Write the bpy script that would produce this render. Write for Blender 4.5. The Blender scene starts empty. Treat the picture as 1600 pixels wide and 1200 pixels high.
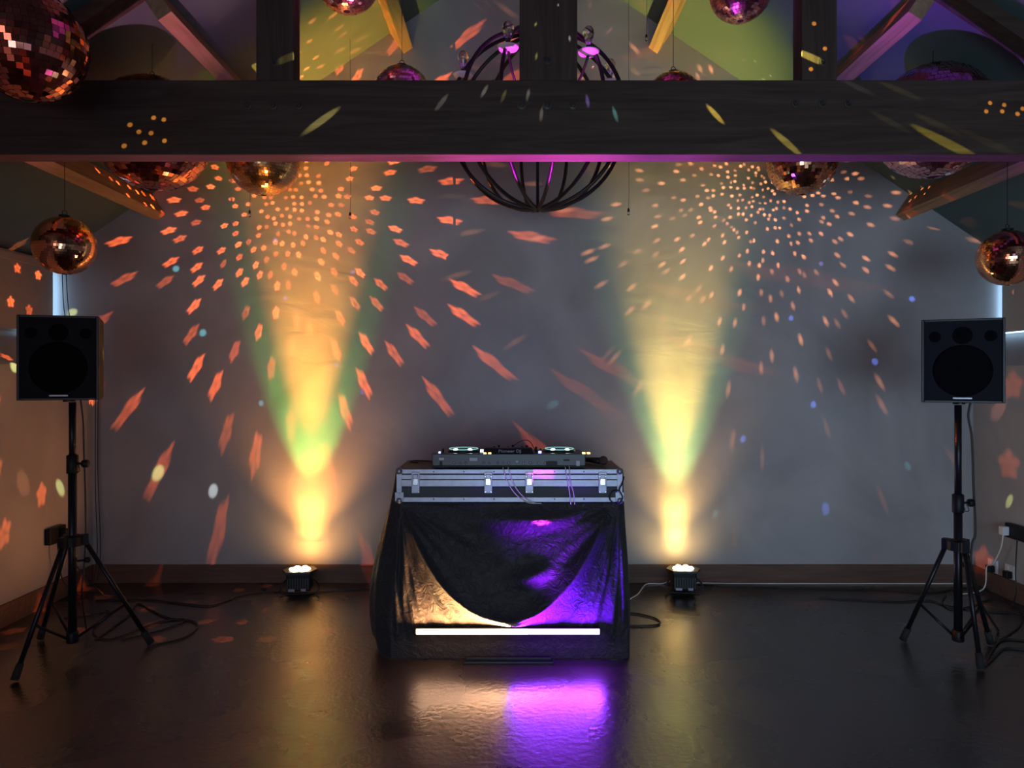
import bpy, bmesh, math, random
from mathutils import Vector, Matrix
random.seed(7)
S = bpy.context.scene
C = S.collection
F = 1130.0; CH = 1.4; HY = 590.0
def P(px, py, Y):            # a point of the photograph at depth Y
    return Vector(((px-800)*Y/F, Y, CH+(HY-py)*Y/F))
def G(px, py, z=0.0):        # a point of the floor (or a level z)
    Y = min((CH-z)*F/(py-HY), YW-.045); return Vector(((px-800)*Y/F, Y, z))
YW = 4.94                    # back wall
XL, XR = -2.865, 3.15        # side walls
YR = -3.4                    # wall behind the camera
RX, RZ, SL = 0.127, 4.40, 0.675   # ridge x, z, slope
# ---------------- camera / world / exposure ----------------
cam = bpy.data.cameras.new('camera'); co = bpy.data.objects.new('camera', cam); C.objects.link(co)
co.location = (0, 0, CH); co.rotation_euler = (math.pi/2, 0, 0)
cam.sensor_width = 36; cam.lens = F/1600*36; cam.shift_y = -0.00625; cam.clip_start = 0.05
S.camera = co
w = bpy.data.worlds.new('world'); S.world = w; w.use_nodes = True
w.node_tree.nodes['Background'].inputs[0].default_value = (0.5, 0.6, 0.8, 1)
w.node_tree.nodes['Background'].inputs[1].default_value = 0.02
S.view_settings.view_transform = 'Standard'; S.view_settings.look = 'None'
S.view_settings.exposure = 0.0; S.view_settings.gamma = 1.0; S.view_settings.use_curve_mapping = False
# ---------------- lights ----------------
def lamp_obj(name, data, loc, aim=None):
    o = bpy.data.objects.new(name, data); C.objects.link(o); o.location = loc
    if aim is not None:
        o.rotation_euler = (Vector(aim)-Vector(loc)).to_track_quat('-Z', 'Y').to_euler()
    return o
def spot(name, loc, aim, col, power, ang, blend=0.5, rad=0.01):
    d = bpy.data.lights.new(name, 'SPOT'); d.color = col; d.energy = power
    d.spot_size = math.radians(ang); d.spot_blend = blend; d.shadow_soft_size = rad
    return lamp_obj(name, d, loc, aim)
def area(name, loc, aim, col, power, sx, sy, spread=180):
    d = bpy.data.lights.new(name, 'AREA'); d.shape = 'RECTANGLE'; d.size = sx; d.size_y = sy
    d.color = col; d.energy = power; d.spread = math.radians(spread)
    return lamp_obj(name, d, loc, aim)
# daylight falling in through the glazing behind the camera
area('daylight', (1.3, -3.2, .95), (2.9, 5, 1.0), (0.55, 0.78, 1.0), 44, 4.6, 1.7, 80)
area('left_warm_fill', (-2.0, -3.2, 1.6), (-1.5, 5, 1.6), (1.0, 0.52, 0.40), 15, 1.6, 1.8)  # unseen warm fill, added to brown the left side of the room
# uplighters by the back wall (LED emitters of different colours in one can)
PL, PR = Vector((-1.375, 4.72, 0.0)), Vector((1.115, 4.74, 0.0))
def uplight(p, comps):
    for i, (col, power, ang, blend, tx, ty) in enumerate(comps):
        q = p+Vector((0, 0, 0.19)); spot('uplighter_emitter', q, q+Vector((tx, ty, 1)), col, power, ang, blend, 0.02)
def column(t, pw, col, a=26): return (col, pw*3.4, a, 1.0, 0, t)
YO = (1.0, 0.46, 0.08)
uplight(PL, [((0.26, 0.9, 0.16), 170, 38, .6, 0, .08), ((1.0, 0.34, 0.045), 1500, 27, .9, 0, .035),
             column(2.4, 1.3, YO, 60), column(1.6, 1.6, YO, 44), column(1.0, 4.6, YO, 52), column(.5, 8, YO, 38), column(.28, 7, (1, .55, .08)),
             ((1.0, 0.40, 0.09), 62, 90, 1.0, 0, .12), ((1.0, 0.42, 0.09), 7.5, 150, 1.0, 0, 1.1)])
YG2 = (1, .68, .14)
uplight(PR, [((0.40, 0.9, 0.28), 150, 40, .7, 0.0, .07), ((1.0, 0.62, 0.12), 760, 30, .9, 0.0, .04),
             column(2.4, 1.2, (1, .6, .16), 56), column(1.6, 1.4, (1, .62, .16), 42), column(1.0, 3.8, YG2, 48), column(.5, 6.5, YG2, 36), column(.28, 6, YG2),
             ((1.0, 0.58, 0.18), 30, 84, 1.0, 0, .12), ((1.0, 0.60, 0.16), 4.5, 150, 1.0, 0, 1.1)])
spot('uplighter_spill', PL+Vector((-.12, 0, .2)), PL+Vector((-1.6, -.7, .95)), (1.0, 0.36, 0.10), 26, 76, 1.0, .03)
spot('uplighter_spill', PR+Vector((.12, 0, .2)), PR+Vector((1.7, -.6, .9)), (1.0, 0.72, 0.5), 12, 76, 1.0, .03)
# LED bar in front of the drape: warm half and violet half
area('bar_warm_up', (-0.24, 3.536, 0.183), None, (1.0, 0.46, 0.17), 11, 0.46, 0.012).rotation_euler = (math.pi, 0, 0)
area('bar_violet_up', (0.22, 3.536, 0.183), None, (0.15, 0.006, 1.0), 16, 0.44, 0.012).rotation_euler = (math.pi, 0, 0)
area('bar_violet_down', (0.22, 3.518, 0.14), None, (0.26, 0.02, 1.0), .9, 0.44, 0.012).rotation_euler = (0, 0, 0)
area('bar_warm_down', (-0.24, 3.518, 0.14), None, (1.0, 0.5, 0.2), .35, 0.46, 0.012).rotation_euler = (0, 0, 0)
spot('bar_beam', (0.22, 3.42, 0.19), (0.16, 3.56, 0.70), (0.24, 0.01, 1.0), 75, 64, 1.0, 0.03)
area('bar_violet_front', (0.22, 3.505, 0.16), (0.22, 2.6, 0.05), (0.30, 0.04, 1.0), 5, 0.44, 0.02)
area('bar_warm_front', (-0.24, 3.505, 0.16), (-0.24, 2.6, 0.05), (1.0, 0.5, 0.3), 0.4, 0.46, 0.02)
for tx, col, pw in ((-2.1, (1, .35, .35), 34), (-1.2, (1, .3, .4), 46), (-.5, (1, .22, .55), 110), (.1, (.9, .1, .9), 260), (.5, (.6, .08, 1), 220), (1.2, (.6, .1, .9), 70), (2.2, (.7, .2, .6), 32)):
    spot('bar_beam', (max(-.4, min(.4, tx)), 3.43, 0.18), (tx, 3.22, 2.4), col, pw*5, 27, 1.0, 0.03)
spot('bar_beam', (0.15, 3.43, 0.18), (0.14, 3.70, 2.5), (1.0, 0.04, 1.0), 1200, 16, .6, 0.01)
for k_ in range(6):
    spot('bar_pixel', (-.44+.07*k_, 3.525, .184), (-.44+.07*k_, 3.58, .33), ((1, .06, .03), (.1, 1, .15))[k_ % 2], .55, 48, 1.0, .004)
for b_, s_, c_ in ((P(412, 249, 4.2), (-.7, 2.5, .5), (1, .45, .12)), (P(1253, 251, 4.26), (1.0, 2.4, .5), (1, .45, .15)), (P(238, 209, 3.65), (-1.3, 2.2, .4), (1, .2, .15)),
                   (P(1458, 190, 3.65), (1.4, 2.2, .4), (1, .3, .25)), (P(42, 70, 2.66), (-1.2, 1.3, .5), (1, .2, .12))):
    spot('ball_fill_spot', s_, b_, c_, 60, 10, .5, .08)  # unseen spots added to brighten the mirror balls
spot('bar_wash', (0.4, 3.47, 0.18), (2.05, 3.50, 3.15), (0.14, 0.05, 1.0), 200, 40, 1.0, 0.03)
spot('bar_wash', (-0.4, 3.47, 0.18), (-1.83, 3.42, 3.08), (0.5, 0.2, 1.0), 50, 26, 1.0, 0.03)
# mirror-ball light: a facet grid of beams leaving one ball
def gobo(name, loc, col, power, cell=0.11, dot=0.24, keep=0.3, petals=0.12, shrink=0.3, ymin=0.08, jit=.4, comp=2.6, seed=0.0, hole=0.0, rad=0.0, stretch=1.0):
    d = bpy.data.lights.new(name, 'POINT'); d.energy = power; d.color = col; d.shadow_soft_size = rad
    d.use_nodes = True; nt = d.node_tree; nt.nodes.clear(); L = nt.links.new
    out = nt.nodes.new('ShaderNodeOutputLight'); em = nt.nodes.new('ShaderNodeEmission'); L(em.outputs[0], out.inputs[0])
    tc = nt.nodes.new('ShaderNodeTexCoord'); sp = nt.nodes.new('ShaderNodeSeparateXYZ'); L(tc.outputs['Normal'], sp.inputs[0])
    def M(op, a, b=None, c=None, clamp=False):
        n = nt.nodes.new('ShaderNodeMath'); n.operation = op; n.use_clamp = clamp
        for i, v in enumerate((a, b, c)):
            if v is None: continue
            if isinstance(v, (int, float)): n.inputs[i].default_value = v
            else: L(v, n.inputs[i])
        return n.outputs[0]
    x, y, z = sp.outputs
    lat = M('DIVIDE', M('ARCSINE', z), cell)
    row = M('FLOOR', lat)
    def wn(vx, vy, s):
        cb = nt.nodes.new('ShaderNodeCombineXYZ')
        for i, v in enumerate((vx, vy, s)):
            if isinstance(v, (int, float)): cb.inputs[i].default_value = v
            else: L(v, cb.inputs[i])
        n = nt.nodes.new('ShaderNodeTexWhiteNoise'); n.noise_dimensions = '3D'; L(cb.outputs[0], n.inputs['Vector'])
        return n.outputs['Value']
    cr = M('MAXIMUM', M('COSINE', M('MULTIPLY', M('ADD', row, .5), cell)), .2)
    lon = M('ADD', M('DIVIDE', M('MULTIPLY', M('ARCTAN2', x, y), cr), cell*stretch), M('MULTIPLY', wn(row, 3.3, seed), 5.0))
    colm = M('FLOOR', lon)
    fu = M('SUBTRACT', M('SUBTRACT', M('FRACT', lon), .5), M('MULTIPLY', M('SUBTRACT', wn(colm, row, seed+1), .5), jit))
    fv = M('SUBTRACT', M('SUBTRACT', M('FRACT', lat), .5), M('MULTIPLY', M('SUBTRACT', wn(colm, row, seed+2), .5), jit))
    dd = M('SQRT', M('ADD', M('MULTIPLY', fu, fu), M('MULTIPLY', fv, fv)))
    R = M('MULTIPLY', M('ADD', 1.0, M('MULTIPLY', M('COSINE', M('MULTIPLY', M('ARCTAN2', fu, fv), 5.0)), petals)), dot)
    R = M('MULTIPLY', R, M('POWER', M('MAXIMUM', y, .15), shrink))
    mask = M('DIVIDE', M('SUBTRACT', R, dd), dot*.5, clamp=True)
    if hole > 0:
        mask = M('MULTIPLY', mask, M('ADD', .12, M('MULTIPLY', M('DIVIDE', dd, dot*hole, clamp=True), .88)))
    on = M('MULTIPLY', M('GREATER_THAN', wn(colm, row, seed+3), keep), M('ADD', .25, M('MULTIPLY', wn(colm, row, seed+4), .75)))
    cmp_ = M('DIVIDE', 1.0, M('POWER', M('MAXIMUM', y, .28), comp))
    g = M('GREATER_THAN', y, ymin)
    L(M('MULTIPLY', M('MULTIPLY', M('MULTIPLY', mask, on), cmp_), g), em.inputs['Strength'])
    return lamp_obj(name, d, loc)
gobo('ball_beams', P(415, 275, 4.52), (1.0, 0.15, 0.035), 56, keep=.22, petals=.13, cell=.105, dot=.31, seed=1, ymin=-.3, hole=.5, stretch=1.1)
gobo('ball_beams', P(1225, 262, 4.50), (1.0, 0.36, 0.15), 34, petals=.05, cell=.09, dot=.32, keep=.25, seed=5, comp=1.9, shrink=.55, ymin=.16, jit=.8)
gobo('ball_beams', P(880, 130, 4.86), (1.0, 0.25, 0.32), 3, cell=.09, dot=.25, keep=.6, seed=9, comp=2.0, ymin=.03, shrink=.2)  # added pink source for the wall streaks; no ball hangs here
# single coloured dots: unseen spots added just below the two big balls
SRCL, SRCR = Vector((-1.72, 3.56, 2.28)), Vector((2.05, 3.56, 2.30))
def dotpx(px, py, Y, col, power, ang=1.1):
    q = P(px, py, Y); src = SRCL if px < 850 else SRCR; r = (q-src).length
    spot('added_wall_dot', src, q, col, power*1.3*r*r, math.degrees(ang*.050/r), 0.7, 0.004)
BL = (0.15, 0.25, 1.0); CY = (0.25, 0.85, 1.0); YG = (0.9, 1.0, 0.35); WH = (0.85, 0.95, 1.0); VI = (0.35, 0.25, 1.0)
for px, py, c, pw, a in [(275, 420, CY, 30, 1.0), (317, 520, CY, 30, 1.1), (408, 630, CY, 26, .8), (430, 375, VI, 22, .7), (1425, 467, BL, 55, .9),
        (1367, 565, BL, 40, 1.0), (1271, 632, BL, 40, .9), (1161, 686, BL, 38, .9), (1236, 497, BL, 38, .8), (1283, 412, VI, 24, .7), (247, 739, YG, 55, 1.8),
        (333, 767, WH, 50, 1.5), (113, 488, YG, 45, 1.2), (1290, 795, BL, 26, 1.3), (1118, 803, CY, 10, .8), (526, 570, VI, 20, .7), (566, 613, VI, 20, .7),
        (864, 632, CY, 8, 1.2), (1418, 728, CY, 9, 1.0), (446, 466, VI, 18, .7), (551, 425, VI, 18, .7)]:
    dotpx(px, py, YW, c, pw, a)
for px, py, X, c, pw, a in [(94, 762, XL, YG, 60, 1.6), (22, 573, XL, YG, 60, 1.3), (1577, 783, XR, YG, 40, 1.2), (36, 755, XL, (1, .35, .15), 14, 2.4), (10, 948, XL, (1, .7, .1), 50, 1.6), (1597, 500, XR, CY, 40, 1.2), (1560, 640, XR, (1, .35, .25), 12, 2.5)]:
    dotpx(px, py, X*F/(px-800), c, pw, a)
for px, py in [(1330, 1098), (1390, 1170), (14, 1180), (215, 1118)]:
    g_ = G(px, py); spot('added_floor_dot', (0.5, 1.2, 3.2), g_, WH, 40, 1.3, .6, .004)  # unseen overhead spot added for the white dots on the floor
# the ball hanging before the beam throws long slanted beams down the timber
SB = Vector((0.22, 2.97, 3.3))
YB = 3.18
for px, py, c, pw, a in [(503, 188, YG, 60, 1.1), (1117, 178, (1, .9, .15), 75, 1.0), (1228, 222, (.95, 1, .2), 80, 1.0), (1480, 224, (.95, 1, .1), 130, 1.0), (1268, 90, (1, 1, .2), 100, 1.2),
        (961, 178, CY, 22, 1.0), (918, 158, VI, 24, 1.0), (690, 160, WH, 12, 1.1), (757, 142, WH, 12, 1.0), (846, 178, WH, 9, 1.0), (825, 148, WH, 8, 1.0), (890, 60, WH, 7, 1.0), (838, 88, YG, 6, .9),
        (837, 38, YG, 5, .9), (872, 8, WH, 5, .8), (787, 150, YG, 6, 1.0), (1341, 137, WH, 14, .6), (1405, 141, YG, 18, .6), (1390, 190, YG, 16, .7), (1466, 195, YG, 22, .7), (1543, 222, YG, 20, .7), (456, 88, YG, 26, 1.2)]:
    spot('slanted_beam', SB, P(px, py, YB), c, pw*(16 if pw > 40 else 9), a*1.35, .5, .003)
for px, py in [(240, 184), (256, 187), (217, 206), (236, 208), (226, 223), (257, 220), (194, 228), (203, 195), (1547, 161), (1569, 164), (1541, 174), (1566, 174), (1590, 178), (1598, 170), (1272, 37), (1289, 76), (1267, 108)]:
    spot('amber_beam', (-1.0, 2.1, 2.7) if px < 800 else (1.75, 2.1, 2.75), P(px, py, YB), (1.0, .48, .06), 420, 1.0, .5, .002)  # amber dots: two unseen sources added in mid-air, apart from that ball

# ---------------- materials ----------------
def mat(name, col, rough=0.6, metal=0.0, noise=None, bump=0.0, bscale=20, emit=None, estr=0, spec=None, coat=0, trans=0):
    m = bpy.data.materials.new(name); m.use_nodes = True; nt = m.node_tree; b = nt.nodes['Principled BSDF']
    b.inputs['Base Color'].default_value = (*col, 1); b.inputs['Roughness'].default_value = rough; b.inputs['Metallic'].default_value = metal
    if spec is not None: b.inputs['Specular IOR Level'].default_value = spec
    if coat: b.inputs['Coat Weight'].default_value = coat
    if trans: b.inputs['Transmission Weight'].default_value = trans
    if emit: b.inputs['Emission Color'].default_value = (*emit, 1); b.inputs['Emission Strength'].default_value = estr
    tc = nt.nodes.new('ShaderNodeTexCoord')
    if noise:
        col2, sc = noise; n = nt.nodes.new('ShaderNodeTexNoise'); n.inputs['Scale'].default_value = sc; n.inputs['Detail'].default_value = 6
        nt.links.new(tc.outputs['Object'], n.inputs['Vector'])
        r = nt.nodes.new('ShaderNodeValToRGB'); r.color_ramp.elements[0].position = .35; r.color_ramp.elements[1].position = .7
        r.color_ramp.elements[0].color = (*col, 1); r.color_ramp.elements[1].color = (*col2, 1)
        nt.links.new(n.outputs[0], r.inputs[0]); nt.links.new(r.outputs[0], b.inputs['Base Color'])
    if bump:
        n = nt.nodes.new('ShaderNodeTexNoise'); n.inputs['Scale'].default_value = bscale; n.inputs['Detail'].default_value = 8
        nt.links.new(tc.outputs['Object'], n.inputs['Vector'])
        bp = nt.nodes.new('ShaderNodeBump'); bp.inputs['Strength'].default_value = bump; bp.inputs['Distance'].default_value = .02
        nt.links.new(n.outputs[0], bp.inputs['Height']); nt.links.new(bp.outputs[0], b.inputs['Normal'])
    return m
def plaster():
    m = mat('plaster', (.40, .385, .385), .85); nt = m.node_tree; b = nt.nodes['Principled BSDF']; L = nt.links.new
    tc = nt.nodes.new('ShaderNodeTexCoord')
    n1 = nt.nodes.new('ShaderNodeTexNoise'); n1.inputs['Scale'].default_value = 1.3; n1.inputs['Detail'].default_value = 7; n1.inputs['Distortion'].default_value = 1.2
    L(tc.outputs['Object'], n1.inputs['Vector'])
    r = nt.nodes.new('ShaderNodeValToRGB'); r.color_ramp.elements[0].position = .3; r.color_ramp.elements[1].position = .72
    r.color_ramp.elements[0].color = (.33, .315, .315, 1); r.color_ramp.elements[1].color = (.46, .445, .44, 1)
    L(n1.outputs[0], r.inputs[0]); L(r.outputs[0], b.inputs['Base Color'])
    mp = nt.nodes.new('ShaderNodeMapping'); mp.inputs['Scale'].default_value = (1.2, 1, 3.2); mp.inputs['Rotation'].default_value = (0, .35, 0)
    L(tc.outputs['Object'], mp.inputs[0])
    n2 = nt.nodes.new('ShaderNodeTexNoise'); n2.inputs['Scale'].default_value = 2.0; n2.inputs['Detail'].default_value = 9; n2.inputs['Distortion'].default_value = .9
    L(mp.outputs[0], n2.inputs['Vector'])
    bp = nt.nodes.new('ShaderNodeBump'); bp.inputs['Strength'].default_value = .17; bp.inputs['Distance'].default_value = .02
    L(n2.outputs[0], bp.inputs['Height']); L(bp.outputs[0], b.inputs['Normal'])
    return m
def floor_mat():
    m = mat('polished_concrete', (.05, .04, .04), .3); nt = m.node_tree; b = nt.nodes['Principled BSDF']; L = nt.links.new
    b.inputs['Specular IOR Level'].default_value = .8; b.inputs['IOR'].default_value = 1.75
    tc = nt.nodes.new('ShaderNodeTexCoord')
    n1 = nt.nodes.new('ShaderNodeTexNoise'); n1.inputs['Scale'].default_value = 1.6; n1.inputs['Detail'].default_value = 9; n1.inputs['Distortion'].default_value = .8
    L(tc.outputs['Object'], n1.inputs['Vector'])
    r = nt.nodes.new('ShaderNodeValToRGB'); r.color_ramp.elements[0].position = .35; r.color_ramp.elements[1].position = .7
    r.color_ramp.elements[0].color = (.02, .015, .014, 1); r.color_ramp.elements[1].color = (.055, .046, .045, 1)
    L(n1.outputs[0], r.inputs[0]); L(r.outputs[0], b.inputs['Base Color'])
    r2 = nt.nodes.new('ShaderNodeMapRange'); r2.inputs[1].default_value = .35; r2.inputs[2].default_value = .7; r2.inputs[3].default_value = .22; r2.inputs[4].default_value = .38
    L(n1.outputs[0], r2.inputs[0]); L(r2.outputs[0], b.inputs['Roughness'])
    n2 = nt.nodes.new('ShaderNodeTexNoise'); n2.inputs['Scale'].default_value = 38; n2.inputs['Detail'].default_value = 6
    L(tc.outputs['Object'], n2.inputs['Vector'])
    bp = nt.nodes.new('ShaderNodeBump'); bp.inputs['Strength'].default_value = .3; bp.inputs['Distance'].default_value = .006
    L(n2.outputs[0], bp.inputs['Height']); L(bp.outputs[0], b.inputs['Normal'])
    return m
def wood(name, c1, c2, axis, rough=.65):
    m = mat(name, c1, rough); nt = m.node_tree; b = nt.nodes['Principled BSDF']; L = nt.links.new
    b.inputs['Specular IOR Level'].default_value = .12
    tc = nt.nodes.new('ShaderNodeTexCoord'); mp = nt.nodes.new('ShaderNodeMapping')
    s = [22, 22, 22]; s[axis] = 1.6; mp.inputs['Scale'].default_value = s
    L(tc.outputs['Object'], mp.inputs[0])
    n = nt.nodes.new('ShaderNodeTexNoise'); n.inputs['Scale'].default_value = 1; n.inputs['Detail'].default_value = 6; n.inputs['Distortion'].default_value = 1.5
    L(mp.outputs[0], n.inputs['Vector'])
    r = nt.nodes.new('ShaderNodeValToRGB'); r.color_ramp.elements[0].position = .3; r.color_ramp.elements[1].position = .7
    r.color_ramp.elements[0].color = (*c1, 1); r.color_ramp.elements[1].color = (*c2, 1)
    L(n.outputs[0], r.inputs[0]); L(r.outputs[0], b.inputs['Base Color'])
    bp = nt.nodes.new('ShaderNodeBump'); bp.inputs['Strength'].default_value = .3; bp.inputs['Distance'].default_value = .004
    L(n.outputs[0], bp.inputs['Height']); L(bp.outputs[0], b.inputs['Normal'])
    return m
Mplaster = plaster(); Mfloor = floor_mat()
Mroof = mat('green_roof_paint', (.075, .125, .125), .6, noise=((.09, .145, .145), 2))
Mwoodx = wood('timber_x', (.045, .03, .023), (.08, .057, .044), 0)
Mwoody = wood('timber_y', (.27, .17, .10), (.40, .27, .17), 1)
Mwoodz = wood('timber_z', (.045, .03, .023), (.08, .057, .044), 2)
Mskirt = wood('skirting_wood', (.12, .07, .055), (.18, .11, .08), 0)
Mblack = mat('black_plastic', (.008, .008, .010), .5, spec=.25)
Mblackm = mat('black_metal', (.010, .010, .013), .35, .2, spec=.35)
Mgrille = mat('speaker_grille', (.007, .008, .011), .7, spec=.12, noise=((.010, .011, .015), 60))
Mcone = mat('speaker_cone', (.003, .003, .004), .8, spec=.05)
Mbadge = mat('grey_badge', (.25, .26, .3), .35, .6)
Mcarcass = mat('speaker_side_carpet', (.07, .055, .045), .85, bump=.3, bscale=300)
Mbolt = mat('bolt_steel', (.12, .11, .10), .35, .9)
Mrubber = mat('rubber', (.015, .015, .015), .8)
Malu = mat('case_aluminium', (.29, .29, .35), .4, .75, noise=((.24, .24, .30), 30))
Mchrome = mat('chrome', (.8, .8, .85), .18, 1)
Mpanel = mat('case_black_panel', (.018, .018, .028), .5, bump=.2, bscale=200)
Mcord = mat('black_cable', (.012, .012, .012), .5)
Mwcord = mat('white_cable', (.75, .72, .66), .5)
Mwhite = mat('white_plastic', (.75, .76, .78), .4)
Mglass = mat('bulb_glass', (.9, .85, .9), .03, trans=1)
Mring = mat('black_iron', (.02, .014, .018), .4, .2)
Mdish = mat('dish_enamel', (.8, .7, .8), .4)
Mfil = mat('filament', (.5, .3, .2), .4, .8)
Mled = mat('led_lens_glow', (1, 1, 1), .3, emit=(1, .93, .62), estr=14)
Mblind = mat('cream_blind', (.42, .36, .30), .8, bump=.1, bscale=40)
Mtext = mat('pale_print', (.45, .46, .52), .5)
Mslider = mat('dark_grey_plastic', (.014, .015, .02), .4)
Mteal = mat('jog_ring_glow', (.3, .9, .85), .4, emit=(.45, .9, .85), estr=.5)
Mtealhot = mat('jog_led_glow', (.3, .9, .85), .4, emit=(.7, 1, .93), estr=10)
Mamber = mat('amber_led', (1, .5, .1), .4, emit=(1, .45, .08), estr=9)
Mblue = mat('blue_led', (.2, .3, 1), .4, emit=(.35, .4, 1), estr=3)
Mwarm = mat('bar_warm_leds', (1, .9, .7), .4, emit=(1, .80, .52), estr=3.2)
Mviolet = mat('bar_violet_leds', (.6, .3, 1), .4, emit=(.72, .48, 1), estr=3.2)
Msky = mat('daylight_glass', (.3, .4, .5), .3, emit=(.40, .68, 1), estr=5)
def cloth_mat():
    m = mat('black_satin_cloth', (.026, .024, .026), .5, spec=.25); nt = m.node_tree; b = nt.nodes['Principled BSDF']; L = nt.links.new
    b.inputs['Sheen Weight'].default_value = .05
    tc = nt.nodes.new('ShaderNodeTexCoord')
    n = nt.nodes.new('ShaderNodeTexNoise'); n.inputs['Scale'].default_value = 22; n.inputs['Detail'].default_value = 7; n.inputs['Distortion'].default_value = 2.2
    L(tc.outputs['Object'], n.inputs['Vector'])
    bp = nt.nodes.new('ShaderNodeBump'); bp.inputs['Strength'].default_value = .8; bp.inputs['Distance'].default_value = .014
    L(n.outputs[0], bp.inputs['Height']); L(bp.outputs[0], b.inputs['Normal'])
    return m
Mcloth = cloth_mat()
def ballmat(name, col, rough=.09):
    return mat(name, col, rough, 1.0)
Mcopper = ballmat('rose_copper_mirror', (.93, .44, .24))
Mgold = ballmat('gold_copper_mirror', (.98, .56, .26), .2)
Mred = ballmat('red_copper_mirror', (.85, .26, .17))
Mpink = ballmat('pink_mirror', (.90, .46, .46), .17)
Mcore = mat('ball_grout', (.02, .01, .01), .8)

# ---------------- mesh helpers ----------------
def obj(name, bm, m, parent=None, smooth=False, loc=None):
    me = bpy.data.meshes.new(name); bm.normal_update(); bm.to_mesh(me); bm.free()
    ms = m if isinstance(m, (list, tuple)) else [m]
    for k in ms: me.materials.append(k)
    if smooth:
        for p in me.polygons: p.use_smooth = True
    o = bpy.data.objects.new(name, me); C.objects.link(o)
    if parent: o.parent = parent
    if loc is not None: o.location = loc
    return o
def tag(o, label, cat, group=None):
    o['label'] = label; o['category'] = cat
    if group: o['group'] = group
    return o
def thing(name, label, cat, loc=(0, 0, 0), rotz=0, group=None):
    o = bpy.data.objects.new(name, None); C.objects.link(o); o.location = loc; o.rotation_euler = (0, 0, rotz)
    o.empty_display_size = .1
    return tag(o, label, cat, group)
def struct(name, bm, m, smooth=False):
    o = obj(name, bm, m, None, smooth); o['kind'] = 'structure'; return o
def B(): return bmesh.new()
def box(bm, x0, x1, y0, y1, z0, z1, bev=0, mi=0):
    n0 = len(bm.faces)
    r = bmesh.ops.create_cube(bm, size=1)
    vs = r['verts']
    for v in vs:
        v.co = Vector(((x0+x1)/2+v.co.x*(x1-x0), (y0+y1)/2+v.co.y*(y1-y0), (z0+z1)/2+v.co.z*(z1-z0)))
    fs = list({f for v in vs for f in v.link_faces})
    for f in fs: f.material_index = mi
    if bev:
        es = list({e for v in vs for e in v.link_edges})
        bmesh.ops.bevel(bm, geom=es, offset=bev, segments=2, affect='EDGES', profile=.6)
def quad(bm, *pts, mi=0):
    f = bm.faces.new([bm.verts.new(p) for p in pts]); f.material_index = mi; return f
def prism(bm, pts, vec, mi=0):   # polygon extruded along vec
    a = [bm.verts.new(p) for p in pts]; b = [bm.verts.new(Vector(p)+Vector(vec)) for p in pts]
    n = len(pts); fs = [bm.faces.new(a), bm.faces.new(b[::-1])]
    for i in range(n): fs.append(bm.faces.new((a[i], b[i], b[(i+1) % n], a[(i+1) % n])))
    for f in fs: f.material_index = mi
    bmesh.ops.recalc_face_normals(bm, faces=fs)
def spline(pts, n=8):
    pts = [Vector(p) for p in pts]
    if len(pts) < 3: return pts
    out = []
    for i in range(len(pts)-1):
        p0 = pts[max(i-1, 0)]; p1 = pts[i]; p2 = pts[i+1]; p3 = pts[min(i+2, len(pts)-1)]
        for k in range(n):
            t = k/n
            out.append(.5*((2*p1)+(p2-p0)*t+(2*p0-5*p1+4*p2-p3)*t*t+(3*p1-p0-3*p2+p3)*t**3))
    out.append(pts[-1]); return out
def tube(bm, pts, r, seg=8, closed=False, ry=None, r2=None):
    pts = [Vector(p) for p in pts]; n = len(pts); rings = []
    up = None
    for i, p in enumerate(pts):
        if closed: d = pts[(i+1) % n]-pts[i-1]
        else: d = pts[min(i+1, n-1)]-pts[max(i-1, 0)]
        d.normalize()
        if up is None: up = d.orthogonal().normalized() if ry is None else (Vector(ry)-d*d.dot(Vector(ry))).normalized()
        else: up = (up-d*d.dot(up)).normalized()
        s = d.cross(up)
        rr = r if r2 is None else r+(r2-r)*i/(n-1)
        rings.append([bm.verts.new(p+(up*math.cos(a)+s*math.sin(a))*rr) for a in [2*math.pi*k/seg for k in range(seg)]])
    m = n if closed else n-1
    for i in range(m):
        A, Bq = rings[i], rings[(i+1) % n]
        for k in range(seg): bm.faces.new((A[k], A[(k+1) % seg], Bq[(k+1) % seg], Bq[k]))
    if not closed: bm.faces.new(rings[0][::-1]); bm.faces.new(rings[-1])
def lathe(bm, prof, c=(0, 0, 0), seg=24, axis='z'):
    c = Vector(c); rings = []
    for r, h in prof:
        ring = []
        for k in range(seg):
            a = 2*math.pi*k/seg; u, v = r*math.cos(a), r*math.sin(a)
            q = Vector((u, v, h)) if axis == 'z' else (Vector((u, h, v)) if axis == 'y' else Vector((h, u, v)))
            ring.append(bm.verts.new(c+q))
        rings.append(ring)
    fs = []
    for A, Bq in zip(rings, rings[1:]):
        for k in range(seg): fs.append(bm.faces.new((A[k], A[(k+1) % seg], Bq[(k+1) % seg], Bq[k])))
    fs.append(bm.faces.new(rings[0][::-1])); fs.append(bm.faces.new(rings[-1]))
    bmesh.ops.recalc_face_normals(bm, faces=fs)

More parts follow.
